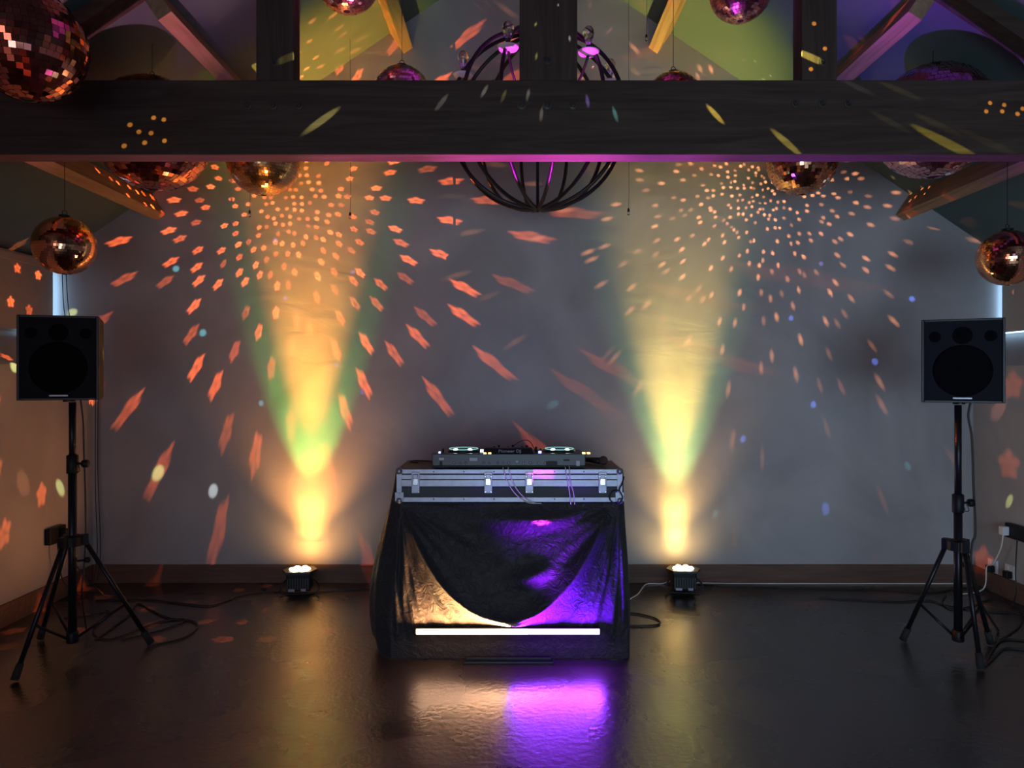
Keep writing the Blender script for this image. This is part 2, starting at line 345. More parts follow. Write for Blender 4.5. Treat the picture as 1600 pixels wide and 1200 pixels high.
# ---------------- the room ----------------
def roofz(X): return RZ-SL*abs(X-RX)
XLr, XRr = -3.14, 3.36          # outer faces of the window recesses
ZS, ZS2 = 1.475, 1.69           # splayed sill, front and back
bm = B(); box(bm, XLr-.3, XRr+.3, YR-.1, YW+.3, -.12, 0); struct('floor', bm, Mfloor)
bm = B()   # back wall, pentagon
prism(bm, [(XLr-.3, YW, 0), (XRr+.3, YW, 0), (XRr+.3, YW, roofz(XRr+.3)), (RX, YW, RZ), (XLr-.3, YW, roofz(XLr-.3))], (0, .25, 0))
struct('wall_back', bm, Mplaster)
bm = B()
prism(bm, [(XLr-.3, YR, 0), (XRr+.3, YR, 0), (XRr+.3, YR, roofz(XRr+.3)), (RX, YR, RZ), (XLr-.3, YR, roofz(XLr-.3))], (0, -.25, 0))
struct('wall_rear', bm, Mplaster)
for name, X, Xo in (('wall_left', XL, XLr), ('wall_right', XR, XRr)):
    s = -1 if X < 0 else 1
    bm = B()
    # low wall with splayed sill, and the thinner wall behind the recess
    prism(bm, [(X, YR, 0), (X, YR, ZS), (Xo, YR, ZS2), (Xo, YR, roofz(Xo)+.05), (Xo+s*.15, YR, roofz(Xo)+.05), (Xo+s*.15, YR, 0)], (0, YW-YR, 0))
    struct(name, bm, Mplaster)
bm = B()
t = .12
prism(bm, [(XLr-.3, YR-.25, roofz(XLr-.3)), (RX, YR-.25, RZ), (XRr+.3, YR-.25, roofz(XRr+.3)), (XRr+.3, YR-.25, roofz(XRr+.3)+t), (RX, YR-.25, RZ+t), (XLr-.3, YR-.25, roofz(XLr-.3)+t)], (0, YW-YR+.5, 0))
struct('ceiling', bm, Mroof)
bm = B(); box(bm, XL, XR, YW-.018, YW, 0, .125, .004); struct('baseboard_back', bm, Mskirt)
bm = B(); box(bm, XL, XL+.018, YR, YW-.018, 0, .125, .004); struct('baseboard_left', bm, Mskirt)
bm = B(); box(bm, XR-.018, XR, YR, YW-.018, 0, .125, .004); struct('baseboard_right', bm, Mskirt)
bm = B(); box(bm, -2.9, -1.2, YR, YR+.02, .7, 2.2); box(bm, .4, 2.6, YR, YR+.02, .35, 2.2); struct('window_3', bm, mat('rear_glass', (.1, .12, .15), .2, emit=(.45, .6, 1), estr=.6))
# side windows behind blinds, daylight leaking at the far edge
for name, Xo, s, gw in (('window_1', XLr, 1, .05), ('window_2', XRr, -1, .035)):
    bm = B(); box(bm, Xo, Xo+s*.006, YW-gw-.3, YW-.004, ZS2+.01, roofz(Xo)-.03); struct(name, bm, Msky)
    bm = B(); box(bm, Xo+s*.03, Xo+s*.036, YR+.6, YW-gw, ZS2+.015, roofz(Xo+s*.036)-.03)
    o = obj('roller_blind', bm, Mblind)
    tag(o, 'cream roller blind covering the high window in the %s wall' % ('left' if s > 0 else 'right'), 'blind')
# trim boards at the eaves
for name, Xo, s in (('trim_1', XLr, 1), ('trim_2', XRr, -1)):
    bm = B(); z = roofz(Xo)-.02; box(bm, Xo, Xo+s*.05, YR, YW, z-.045, z, .003); struct(name, bm, Mwhite if 0 else Mblind)

# ---------------- roof timbers ----------------
T = .104
def bolt_bm(c):
    bm = B(); lathe(bm, [(.019, 0), (.019, -.003), (.004, -.004)], c, 20, 'y')
    lathe(bm, [(.0115, -.002), (.0115, -.012), (.009, -.014)], c, 6, 'y'); lathe(bm, [(.006, -.013), (.006, -.022)], c, 10, 'y'); return bm
def timber(name, label, m, fn, bolts=(), group=None, loc=(0, 0, 0)):
    t = thing(name, label, 'beam', loc, 0, group)
    bm = B(); fn(bm)
    for v in bm.verts: v.co -= Vector(loc)
    obj('timber_body', bm, m, t)
    for px, py in bolts: obj('bolt', bolt_bm(P(px, py, YB)-Vector(loc)), Mbolt, t)
    return t
zb = CH+(HY-242)*YB/F; zt = CH+(HY-125)*YB/F
timber('tie_beam', 'wide dark timber tie beam crossing the whole width of the room', Mwoodx, lambda b: box(b, XLr+.08, XRr-.08, YB, YB+T, zb, zt, .004),
       [(387, 165), (427, 165), (467, 165), (815, 165), (855, 165), (895, 165), (1243, 162), (1285, 162), (1325, 162)], loc=(0, YB, zb))
def post(px0, px1, name, label, bolts, group=None):
    x0, x1 = (px0-800)*YB/F, (px1-800)*YB/F
    timber(name, label, Mwoodz, lambda b: box(b, x0, x1, YB, YB+T, zt, min(roofz(x0), roofz(x1))-.086, .004), bolts, group, loc=((x0+x1)/2, YB, zt))
post(812, 902, 'king_post', 'thick central timber post rising from the middle of the tie beam', [(855, 95)])
post(400, 458, 'queen_post', 'narrower timber post on the tie beam, left of the chandelier', [(430, 97)])
post(1253, 1308, 'queen_post', 'narrower timber post on the tie beam, right of the chandelier', [(1285, 97)])
for s, lab in ((-1, 'left'), (1, 'right')):
    Xe = (XLr+.1) if s < 0 else (XRr-.1)
    def raf(b, s=s, Xe=Xe):
        prism(b, [(RX, YB, RZ-.003), (Xe, YB, roofz(Xe)-.003), (Xe, YB, roofz(Xe)-.08), (RX, YB, RZ-.08)], (0, T, 0))
    timber('principal_rafter', 'dark sloping rafter high above the tie beam on the %s roof slope' % lab, Mwoodx, raf, loc=(RX, YB, RZ))
# purlins
cs, sn = math.cos(math.atan(SL)), math.sin(math.atan(SL))
for s in (-1, 1):
    for Xp, lab in ((1, 'lowest'), (2, 'middle'), (3, 'uppermost')):
        off = {1: 2.617, 2: 1.80, 3: .93}[Xp]
        X = RX+s*off; Z = roofz(X)
        nrm = Vector((-s*sn, 0, -cs)); tg = Vector((-s*cs, 0, sn)); hw = .036; dp = .17
        q = [Vector((X, 0, Z))+tg*hw+nrm*.003, Vector((X, 0, Z))-tg*hw+nrm*.003, Vector((X, 0, Z))-tg*hw+nrm*dp, Vector((X, 0, Z))+tg*hw+nrm*dp]
        y0, y1 = YB+T+.002, YW-.002
        nm = {'lowest': 'nearest the eaves', 'middle': 'half way up', 'uppermost': 'nearest the ridge'}[lab]
        timber('purlin', 'light brown purlin under the %s roof slope, %s' % ('left' if s < 0 else 'right', nm), Mwoody,
               lambda b: prism(b, [p+Vector((0, y0, 0)) for p in q], (0, y1-y0, 0)), loc=(X, y1, Z))
        if Xp == 2: pass

# ---------------- mirror balls ----------------
def mirror_ball(px, py, R, Y, m, label, rows=30, jit=.05, spin=0.0, tilt=0.0):
    c = P(px, py, Y)
    t = thing('mirror_ball', label, 'mirror ball', c, spin, 'mirror balls hanging from the roof')
    t.rotation_euler = (tilt, tilt*.6, spin)
    rnd = random.Random(int(px*7+py))
    bm = B(); bmesh.ops.create_uvsphere(bm, u_segments=32, v_segments=20, radius=R*.985); obj('ball_core', bm, Mcore, t, True)
    bm = B(); dl = math.pi/rows
    for i in range(1, rows-1) if rows > 4 else []:
        la = -math.pi/2+dl*(i+.5); n = max(6, int(round(2*math.pi*math.cos(la)/dl)))
        for k in range(n):
            lo = 2*math.pi*(k+.5)/n
            d = Vector((math.cos(la)*math.cos(lo), math.cos(la)*math.sin(lo), math.sin(la)))
            e = Vector((-math.sin(lo), math.cos(lo), 0)); u = d.cross(e)
            e1 = (e+d*rnd.gauss(0, jit)).normalized(); u1 = (u+d*rnd.gauss(0, jit)).normalized()
            a = math.pi*math.cos(la)/n*R*.95; b_ = dl/2*R*.95
            p = d*R*(1.003)
            quad(bm, p-e1*a-u1*b_, p-e1*a+u1*b_, p+e1*a+u1*b_, p+e1*a-u1*b_)
    obj('mirror_tiles', bm, m, t)
    X = c.x; top = roofz(X)-c.z
    if any(abs(abs(X-RX)-q) < .12 for q in (2.617, 1.80, .93)): top -= .165
    bm = B(); lathe(bm, [(.028, R-.006), (.028, R+.008), (.012, R+.012)], (0, 0, 0), 20); obj('cap', bm, Mblackm, t)
    bm = B(); tube(bm, [Vector((.011*math.cos(a), 0, R+.022+.011*math.sin(a))) for a in [2*math.pi*k/16 for k in range(16)]], .002, 6, True); obj('hook_ring', bm, Mblackm, t)
    bm = B(); Mi = t.rotation_euler.to_matrix().inverted()
    tube(bm, [Vector((0, 0, R+.03)), Mi @ Vector((0, 0, top-.002))], .0016, 6); obj('hanging_wire', bm, Mblackm, t)
    return t
mirror_ball(42, 70, .2, 2.66, Mred, 'large red copper mirror ball in the top left corner, in front of the tie beam', 28, .07, .3)
mirror_ball(238, 209, .28, 3.65, Mred, 'big dark red mirror ball half hidden behind the left end of the tie beam', 34, .05, 1.0)
mirror_ball(412, 249, .208, 4.2, Mgold, 'golden mirror ball dipping below the tie beam above the left uplighter', 40, .035, .1)
mirror_ball(101, 384, .15, 3.77, Mcopper, 'small copper mirror ball hanging above the left loudspeaker', 36, .012, .6)
mirror_ball(542, -32, .155, 3.5, Mpink, 'pink mirror ball cut by the top of the picture between left post and king post', 32, .05, .2)
mirror_ball(1157, -15, .148, 3.5, Mpink, 'pink mirror ball cut by the top of the picture between king post and right post', 32, .05, .7)
mirror_ball(1253, 251, .2, 4.26, Mcopper, 'copper mirror ball dipping below the tie beam beneath the right post', 32, .05, .4)
mirror_ball(1458, 190, .28, 3.65, Mcopper if 0 else Mpink, 'big rosy mirror ball half hidden behind the right end of the tie beam', 34, .05, .9)
mirror_ball(1574, 403, .143, 3.77, Mcopper, 'small copper mirror ball hanging above the right loudspeaker', 36, .012, .25)
mirror_ball(628, 149, .15, 3.77, Mpink, 'dark mirror ball whose top peeks over the tie beam left of the chandelier', 30, .04, 0)
mirror_ball(1052, 159, .15, 3.77, Mred, 'dark red mirror ball whose top peeks over the tie beam right of the chandelier', 30, .04, 0)

# ---------------- chandelier ----------------
cc = P(840, 190, 4.18); CR = .505
t = thing('chandelier', 'black iron globe cage chandelier with bare bulbs behind the king post', 'chandelier', cc)
for k, a in enumerate((.12, .62, 1.15, 1.75, 2.3, 2.78)):
    bm = B(); ring = [Vector((CR*math.sin(u)*math.cos(a), CR*math.sin(u)*math.sin(a), CR*math.cos(u))) for u in [2*math.pi*i/72 for i in range(72)]]
    tube(bm, ring, .0115, 8, True); obj('hoop', bm, Mring, t, True)
bm = B(); rot = Matrix.Rotation(.42, 3, 'Y') @ Matrix.Rotation(.2, 3, 'X')
tube(bm, [rot @ Vector((CR*.985*math.cos(u), CR*.985*math.sin(u), 0)) for u in [2*math.pi*i/72 for i in range(72)]], .0115, 8, True); obj('hoop', bm, Mring, t, True)
bm = B(); tube(bm, [(0, 0, CR), (0, 0, roofz(cc.x)-cc.z-.03)], .006, 8); lathe(bm, [(.06, roofz(cc.x)-cc.z-.045), (.05, roofz(cc.x)-cc.z-.02)], (0, 0, 0), 24); obj('hanging_rod', bm, Mring, t, True)
bm = B(); tube(bm, [(0, 0, -CR+.01), (0, 0, CR)], .009, 8); lathe(bm, [(.0, .08), (.035, .1), (.045, .14), (.035, .18), (0.01, .2)], (0, 0, 0), 20); lathe(bm, [(.005, -CR-.02), (.02, -CR-.005), (.02, -CR+.012), (.008, -CR+.03)], (0, 0, 0), 16); obj('central_stem', bm, Mring, t, True)
for k in range(6):
    a = math.pi+.12+k*math.pi/3; r = .43
    c = Vector((r*math.cos(a), r*math.sin(a), .245)); dr = Vector((math.cos(a), math.sin(a), 0))
    am = None
    bm = B(); tube(bm, spline([Vector((0, 0, .14)), dr*.16+Vector((0, 0, .07)), dr*.34+Vector((0, 0, .11)), c+Vector((0, 0, -.012))], 8), .007, 8); am = obj('lamp_arm', bm, Mring, t, True)
    bm = B(); lathe(bm, [(.012, -.016), (.05, -.008), (.058, .004), (.056, .006), (.045, -.002), (.01, -.004)], c, 28); obj('drip_dish', bm, Mdish, am, True)
    bm = B(); lathe(bm, [(.012, 0), (.013, .035), (.009, .038)], c, 16); obj('socket', bm, Mring, am, True)
    bm = B(); lathe(bm, [(.011, .036), (.014, .05), (.026, .08), (.031, .1), (.029, .118), (.018, .134), (.004, .141)], c, 24); g = obj('bulb', bm, Mglass, am, True)
    # filament lives inside the glass, a part of the arm
    bm = B(); tube(bm, [c+Vector((.008*math.sin(j*2.4), .008*math.cos(j*2.4), .055+.045*(j % 2)+.004)) for j in range(9)], .0007, 5); obj('filament', bm, Mfil, am)
# small festoon bulbs on strings
for px, py, lab in ((547, 336, 'tiny clear bulb hanging on a thin cord before the wall left of the chandelier'), (982, 330, 'tiny clear bulb hanging on a thin cord before the wall right of the chandelier'),
                    (390, 333, 'tiny clear bulb on a thin cord just below the golden mirror ball'), (1010, 58, 'tiny clear bulb on a thin cord beside the upper right purlin end')):
    Y = 4.7; c = P(px, py, Y)
    t = thing('string_bulb', lab, 'bulb', c)
    bm = B(); tube(bm, [(0, 0, .012), (0.004, 0, .12), (0, 0, roofz(c.x)-c.z-.002)], .0013, 6); obj('cord', bm, Mcord, t)
    bm = B(); lathe(bm, [(.003, .02), (.007, .012), (.008, -.004)], (0, 0, 0), 14); obj('bulb_cap', bm, Mblack, t, True)
    bm = B(); lathe(bm, [(.007, -.003), (.010, -.013), (.008, -.022), (.002, -.027)], (0, 0, 0), 14); obj('bulb_glass', bm, Mglass, t, True)

# ---------------- loudspeakers and stands ----------------
def speaker(c, rz, label, w=.345, h=.405, dep=.30):
    t = thing('loudspeaker', label, 'loudspeaker', c, rz)
    bm = B()
    prism(bm, [(-w/2, -.14, 0), (w/2, -.14, 0), (w/2*.72, dep-.14, 0), (-w/2*.72, dep-.14, 0)], (0, 0, h))
    bmesh.ops.bevel(bm, geom=list(bm.edges), offset=.006, segments=2, affect='EDGES'); obj('cabinet', bm, Mcarcass, t)
    bm = B(); y = -.141
    def fr(x0, x1, z0, z1): box(bm, x0, x1, y-.018, y+.004, z0, z1, .003)
    fr(-w/2, -w/2+.012, 0, h); fr(w/2-.012, w/2, 0, h); fr(-w/2+.012, w/2-.012, h-.012, h); fr(-w/2+.012, w/2-.012, 0, .012); obj('front_frame', bm, Mblackm, t)
    bm = B(); box(bm, -w/2+.012, w/2-.012, y-.010, y, .012, h-.012); g = obj('grille', bm, Mgrille, t)
    def cone(cx, cz, r, n, dp=.003):
        bm = B(); lathe(bm, [(r, y-.0102), (r, y-.0108), (r*.86, y-.0106), (r*.3, y-.0104), (r*.27, y-.012), (.0005, y-.013)], (cx, 0, cz), 40, 'y'); obj(n, bm, Mcone, t, True)
    cone(0, .155, .125, 'woofer'); cone(0, .325, .042, 'horn'); cone(-.115, .32, .026, 'port'); cone(.115, .32, .026, 'port')
    bm = B(); box(bm, -.04, .04, y-.0125, y-.009, .018, .026, .001); obj('maker_badge', bm, Mbadge, t)
    bm = B(); lathe(bm, [(.028, -.012), (.028, 0)], (0, .02, 0), 20); obj('pole_socket', bm, Mblackm, t)
    return t
def stand(base, feet, zhub, zc1, ztop, label, wing=True):
    t = thing('speaker_stand', label, 'speaker stand', base)
    b0 = Vector(base)
    bm = B(); tube(bm, [(0, 0, .08), (0, 0, zc1)], .020, 16); obj('lower_pole', bm, Mblackm, t, True)
    bm = B(); tube(bm, [(0, 0, zc1-.05), (0, 0, ztop)], .0165, 16); obj('upper_pole', bm, Mblackm, t, True)
    bm = B(); lathe(bm, [(.024, zc1-.06), (.027, zc1-.055), (.027, zc1+.03), (.02, zc1+.035)], (0, 0, 0), 20); k = obj('collar', bm, Mblack, t, True)
    bm = B(); tube(bm, [(.02, 0, zc1-.01), (.055, 0, zc1-.01)], .006, 8); lathe(bm, [(.016, .05), (.02, .055), (.02, .075), (.012, .08)], (0, 0, zc1-.01), 12, 'x'); obj('knob', bm, Mblack, k, True)
    bm = B(); tube(bm, spline([(.035, -.01, zc1-.01), (.045, -.015, zc1-.045), (.025, -.02, zc1-.05), (.02, -.02, zc1-.03)], 6), .002, 6); obj('pin_wire', bm, Mblackm, k)
    bm = B(); lathe(bm, [(.024, zhub-.05), (.05, zhub-.045), (.052, zhub), (.03, zhub+.008)], (0, 0, 0), 18)
    for f in feet:
        d = (Vector(f)-b0); d.z = 0; d.normalize(); s = d.cross(Vector((0, 0, 1)))
        vs = [d*.02+s*.02, d*.07+s*.018, d*.07-s*.018, d*.02-s*.02]
        prism(bm, [v+Vector((0, 0, zhub-.045)) for v in vs], (0, 0, .05))
    h = obj('hub', bm, Mblack, t)
    bm = B(); tube(bm, [(0, .02, zhub-.13), (.05, .03, zhub-.125)], .005, 8); lathe(bm, [(.004, .04), (.014, .045), (.014, .065), (.006, .07)], (0, .03, zhub-.125), 10, 'x'); obj('knob', bm, Mblack, h, True)
    bm = B(); lathe(bm, [(.026, .075), (.028, .08), (.028, .125), (.024, .13)], (0, 0, 0), 18); obj('lower_hub', bm, Mblack, t, True)
    for f in feet:
        f = Vector(f)-b0; d = f.copy(); d.z = 0; d.normalize()
        a = d*.055+Vector((0, 0, zhub-.03)); e = f+Vector((0, 0, .022)); u = (e-a).normalized()
        bm = B(); tube(bm, [a, e-u*.03], .0115, 10); lg = obj('leg', bm, Mblackm, t, True)
        bm = B(); tube(bm, [e-u*.06, e+u*.012], .0165, 12, r2=.0185); obj('rubber_foot', bm, Mrubber, lg, True)
        m = a+(e-a)*.62; bm = B(); tube(bm, [d*.025+Vector((0, 0, .10)), m], .007, 8); obj('brace', bm, Mblackm, t, True)
    return t
bl = Vector((-2.20, 3.62, 0)); br = Vector((2.245, 3.64, 0))
stand(bl, [G(24, 1066), G(234, 1008), G(64, 1000)], .605, .98, 1.277, 'black tripod speaker stand standing by the left wall')
stand(br, [G(1412, 1003), G(1532, 1048), G(1547, 1008)], .577, .78, 1.262, 'black tripod speaker stand standing near the right wall')
speaker(P(106, 624, 3.60), math.radians(17), 'black box loudspeaker on the left tripod stand under a copper mirror ball')
speaker(P(1499, 628, 3.62), math.radians(-27), 'black box loudspeaker on the right tripod stand with a cable trailing down')

# ---------------- uplighters ----------------
def par(p, label, rz=0):
    t = thing('uplighter', label, 'stage light', p, rz)
    bm = B(); box(bm, -.075, .075, -.07, .07, .03, .145, .012); obj('housing', bm, Mblack, t)
    bm = B()
    pts = [(-.11, 0), (-.075, -.075), (.075, -.075), (.11, 0), (.075, .075), (-.075, .075)]
    prism(bm, [(x, y, .145) for x, y in pts], (0, 0, .012)); obj('face_plate', bm, Mslider, t)
    for k, (x, y) in enumerate([(0, 0)]+[(.048*math.cos(a), .048*math.sin(a)) for a in [k*math.pi/3 for k in range(6)]]):
        bm = B(); lathe(bm, [(.020, .157), (.019, .163), (.012, .168), (.001, .170)], (x, y, 0), 16); obj('led_lens', bm, Mled, t, True)
    bm = B(); tube(bm, spline([(-.08, 0, .09), (-.105, -.02, .07), (-.10, -.03, .012), (.10, -.03, .012), (.118, -.02, .06), (.08, 0, .10)], 6), .0055, 8); obj('bracket', bm, Mblackm, t, True)
    bm = B()
    for i in range(9): box(bm, -.068+i*.016, -.061+i*.016, -.074, -.069, .045, .115)
    obj('cooling_fins', bm, Mslider, t)
    bm = B(); box(bm, -.06, -.02, -.076, -.07, .035, .05); box(bm, .02, .05, -.076, -.07, .035, .05)
    obj('connector', bm, Mbadge, t)
par(PL-Vector((0, .03, 0)), 'black floor uplighter with glowing lenses at the foot of the wall, left of the desk', .1)
par(PR-Vector((0, .03, 0)), 'black floor uplighter with glowing lenses at the foot of the wall, right of the desk', -.05)

# ---------------- DJ desk ----------------
YD = 3.60
CX0, CX1 = -.573, .548
ZC0, ZC1 = .782, .945
t = thing('folding_table', 'table standing hidden beneath the black drape and the flight case', 'table', (0, 3.8, 0))
bm = B(); box(bm, CX0+.02, CX1-.02, -.15, .20, ZC0-.035, ZC0-.006); obj('table_top', bm, Mblack, t)
for x in (CX0+.06, CX1-.06):
    for y in (-.10, .16):
        bm = B(); tube(bm, [(x, y, 0), (x, y, ZC0-.045)], .014, 10); obj('leg', bm, Mblackm, t)
# drape
def drape():
    bm = B(); NU, NV = 220, 130; NL = 26
    H = ZC0-.006
    def sm(a, b, x): x = max(0, min(1, (x-a)/(b-a))); return x*x*(3-2*x)
    def fpt(u, v):      # u -1..1, v 0 top..1 bottom (of the whole height); returns point on the front
        vb = v/.80       # swag coordinates: 1 at the bar
        x = (CX0+CX1)/2+u*(.545+.045*sm(0, .8, v))
        vr = .91-(.965*abs(u)**2.25 if u < 0 else 1.1*u*u)
        s = vr-vb
        amp = .078*sm(0, .25, vb)*sm(0, .3, 1.15-abs(u))
        if s >= 0: f = amp*math.exp(-s/.16)
        else: f = amp*(.15+.85*math.exp(s/.07))
        # folds running from the two upper corners
        for cx, sg in ((-1.0, 1), (1.0, -1)):
            dx = (u-cx)*sg*1.0; dy = vb+.02
            ang = math.atan2(dy*.72, dx+1e-4); rad = math.hypot(dx, dy)
            wgt = math.exp(-dx/.75)*sm(.02, .5, rad)
            f += .010*wgt*math.sin(ang*19+1.3*sg+rad*1.1)+.005*wgt*math.sin(ang*37+rad*2)
            if s < 0: f += .004*wgt*math.sin(ang*61+rad*5)*sm(0, .1, -s)
        # shallow bellies in the slack part
        f += .045*math.exp(-(((u-.22)/.5)**2+((vb-.13)/.075)**2))
        f += .045*math.exp(-(((u-.18)/.20)**2+((vb-.58+.25*(u-.18))/.075)**2))
        f += .02*math.exp(-(((u-.02)/.13)**2+((vb-.93-.2*u)/.035)**2))
        # vertical hanging near both edges
        f += .008*sm(.7, .95, abs(u))*math.sin(u*46)*sm(.1, .4, v)
        f *= 1-sm(.82, .90, v)*.9
        return Vector((x, YD-.010-f, H*(1-v)+.003))
    HS = ZC1-.02
    def side(q, v, sg, e):
        k = sm(0, .14, q); z = (H+(HS-H)*k)*(1-v)+.003
        return z, e.x+sg*(.030*k+.010*math.sin(q*20+sg)*v)
    def lpt(q, v):      # left flank, q 0 at front corner .. 1 at the back
        e = fpt(-1, v); z, x = side(q, v, -1, e)
        b = .11*math.sin(min(1, v*1.02)**1.15*math.pi*.72)*math.sin((.06+q*.75)*math.pi)
        if v > .9: b *= 1-.45*((v-.9)/.1)**2
        return Vector((x-b*sm(0, .12, q+.02), e.y+.40*q, z))
    def rpt(q, v):
        e = fpt(1, v); z, x = side(q, v, 1, e); return Vector((x-.012*v, e.y+.40*q, z))
    rows = []
    for j in range(NV+1):
        v = j/NV
        row = [lpt(1-i/NL, v) for i in range(NL)]+[fpt(-1+2*i/NU, v) for i in range(NU+1)]+[rpt((i+1)/NL, v) for i in range(NL)]
        rows.append([bm.verts.new(p) for p in row])
    for a, b in zip(rows, rows[1:]):
        for i in range(len(a)-1): bm.faces.new((a[i], b[i], b[i+1], a[i+1]))
    return bm
o = obj('black_drape', drape(), Mcloth, None, True); md = o.modifiers.new('thick', 'SOLIDIFY'); md.thickness = .002; md.offset = -1
tag(o, 'black cloth draped in swags down the front and sides of the desk', 'drape')
# flight case
CC = Vector(((CX0+CX1)/2, YD-.012, ZC0)); cw = (CX1-CX0)/2; chh = ZC1-ZC0; cd = .40
t = thing('flight_case', 'black flight case with aluminium edges carrying the mixing controller', 'flight case', CC)
bm = B(); box(bm, -cw+.004, cw-.004, .004, cd-.004, .003, chh-.003); obj('case_body', bm, Mpanel, t)
for z0, z1, n in ((0, .024, 'lower_rail'), (.078, .110, 'lid_joint_rail'), (.113, .136, 'middle_rail'), (.141, chh, 'upper_rail')):
    bm = B(); box(bm, -cw, cw, 0, .008, z0, z1, .0015); box(bm, -cw, -cw+.006, .008, cd, z0, z1); box(bm, cw-.006, cw, .008, cd, z0, z1); box(bm, -cw, cw, cd-.006, cd, z0, z1)
    if n == 'lid_joint_rail': box(bm, -cw, cw, -.0015, .002, z0+.013, z0+.017)
    obj(n, bm, Malu, t)
for x in (-cw, cw-.026):
    bm = B(); box(bm, x, x+.026, -.0022, .006, .02, .142, .001); obj('corner_rail', bm, Malu, t)
for sx in (-1, 1):
    for z in (.008, chh-.010):
        bm = B(); bmesh.ops.create_uvsphere(bm, u_segments=20, v_segments=12, radius=.019)
        for v in bm.verts: v.co = v.co+Vector((sx*(cw-.013), .008, z))
        obj('ball_corner', bm, Mbadge, t, True)
    bm = B(); box(bm, sx*(cw-.014)-.022, sx*(cw-.014)+.022, -.004, .001, .004, .05, .002)
    for ax, az in ((-.014, .012), (.014, .012), (0, .042)): lathe(bm, [(.004, -.004), (.003, -.0065)], (sx*(cw-.014)+ax, 0, az), 10, 'y')
    obj('corner_plate', bm, Mbadge, t)
for px in (650, 763, 827, 941):
    x = (px-800)*YD/F-CC.x
    bm = B(); box(bm, x-.020, x+.020, -.006, 0, .045, .150, .002); la = obj('latch', bm, Malu, t)
    bm = B(); box(bm, x-.013, x+.013, -.010, -.006, .085, .118, .002); tube(bm, [(x-.012, -.009, .108), (x-.012, -.011, .138), (x+.012, -.011, .138), (x+.012, -.009, .108)], .0018, 6)
    for ax, az in ((-.014, .052), (.014, .052), (-.014, .128), (.014, .128)): lathe(bm, [(.0035, -.006), (.0025, -.008)], (x+ax, 0, az), 8, 'y')
    obj('latch_hasp', bm, Mchrome, la)
for px in (678, 725, 772, 866, 912):
    x = (px-800)*YD/F-CC.x
    for z in (.015, .151):
        bm = B(); lathe(bm, [(.0038, 0), (.0028, -.0025)], (x, 0, z), 10, 'y'); obj('rivet', bm, Mbolt, t, True)
# controller
YCn = 3.63
c0 = P(795, 731, YCn); c0.z = ZC1+.001
k = YCn/F
t = thing('dj_controller', 'black mixing controller with glowing jog wheels, its rear edge towards the room', 'dj controller', c0)
hw = 120*k
bm = B(); box(bm, -hw, hw, 0, .31, .010, .062, .004)
for v in bm.verts:
    if v.co.z > .05 : v.co.z += .010*(1-v.co.y/.31)
obj('body', bm, Mslider, t)
bm = B(); box(bm, -hw+.005, hw-.005, .004, .30, .003, .012); 
for x in (-hw+.05, hw-.05): box(bm, x-.02, x+.02, .01, .03, 0, .004)
obj('base_plate', bm, Mblack, t)
bm = B(); prism(bm, [(-.13, .0, .07), (.125, .0, .07), (.115, .015, .098), (-.12, .015, .098)], (0, .05, 0)); obj('display_hump', bm, Mblack, t)
for sx, cx in ((-1, -.235), (1, .262)):
    bm = B(); lathe(bm, [(.082, .066), (.082, .080), (.078, .083), (.03, .084)], (cx, .13, 0), 40); jw = obj('jog_wheel', bm, Mblackm, t, True)
    bm = B(); tube(bm, [Vector((cx+.074*math.cos(a), .13+.074*math.sin(a), .0855)) for a in [2*math.pi*i/48 for i in range(48)]], .0022, 6, True); obj('jog_ring', bm, Mteal, jw)
    for ax in (-.036, .036):
        bm = B(); lathe(bm, [(.012, .084), (.011, .088), (.006, .091)], (cx+ax, .07, 0), 16); obj('jog_led', bm, Mtealhot, jw, True)
    bm = B()
    for i in range(2): box(bm, cx+sx*0+.108+i*.024, cx+.108+i*.024+.014, .0, .02, .0705, .0775, .001)
    obj('cue_button', bm, Mamber, t)
    bm = B(); tube(bm, [(cx-.10, .06, .07), (cx-.10, .06, .092)], .005, 8); obj('tempo_knob', bm, Mblack, t)
bm = B(); box(bm, -.355, -.345, .02, .03, .071, .080); box(bm, -.145, -.128, .03, .04, .075, .09); box(bm, .150, .165, .03, .04, .07, .082); obj('blue_light', bm, Mblue, t)
for i in range(11):
    bm = B(); lathe(bm, [(.006, .07), (.0055, .088+.008*(i % 3)), (.003, .09+.008*(i % 3))], (-.10+i*.024, .10+.02*(i % 2), 0), 12); obj('mixer_knob', bm, Mblack, t, True)
rnd = random.Random(3)
for i, px in enumerate((709, 720, 728, 756, 764, 778, 786, 795, 818, 829, 841, 852)):
    x = (px-795)*k; bm = B(); lathe(bm, [(.006, 0), (.006, -.004), (.003, -.006)], (x, .0, .026), 14, 'y'); obj('rear_jack', bm, Mbadge, t, True)
for px, w_, h_, z in ((690, .026, .012, .046), (689, .012, .02, .024), (740, .04, .016, .044), (862, .055, .02, .025), (885, .03, .008, .04), (903, .018, .026, .024), (808, .010, .010, .032)):
    x = (px-795)*k; bm = B(); box(bm, x-w_/2, x+w_/2, -.003, .001, z-h_/2, z+h_/2, .001); obj('rear_socket', bm, Mtext if px in (690, 740, 903, 808) else Mblack, t)
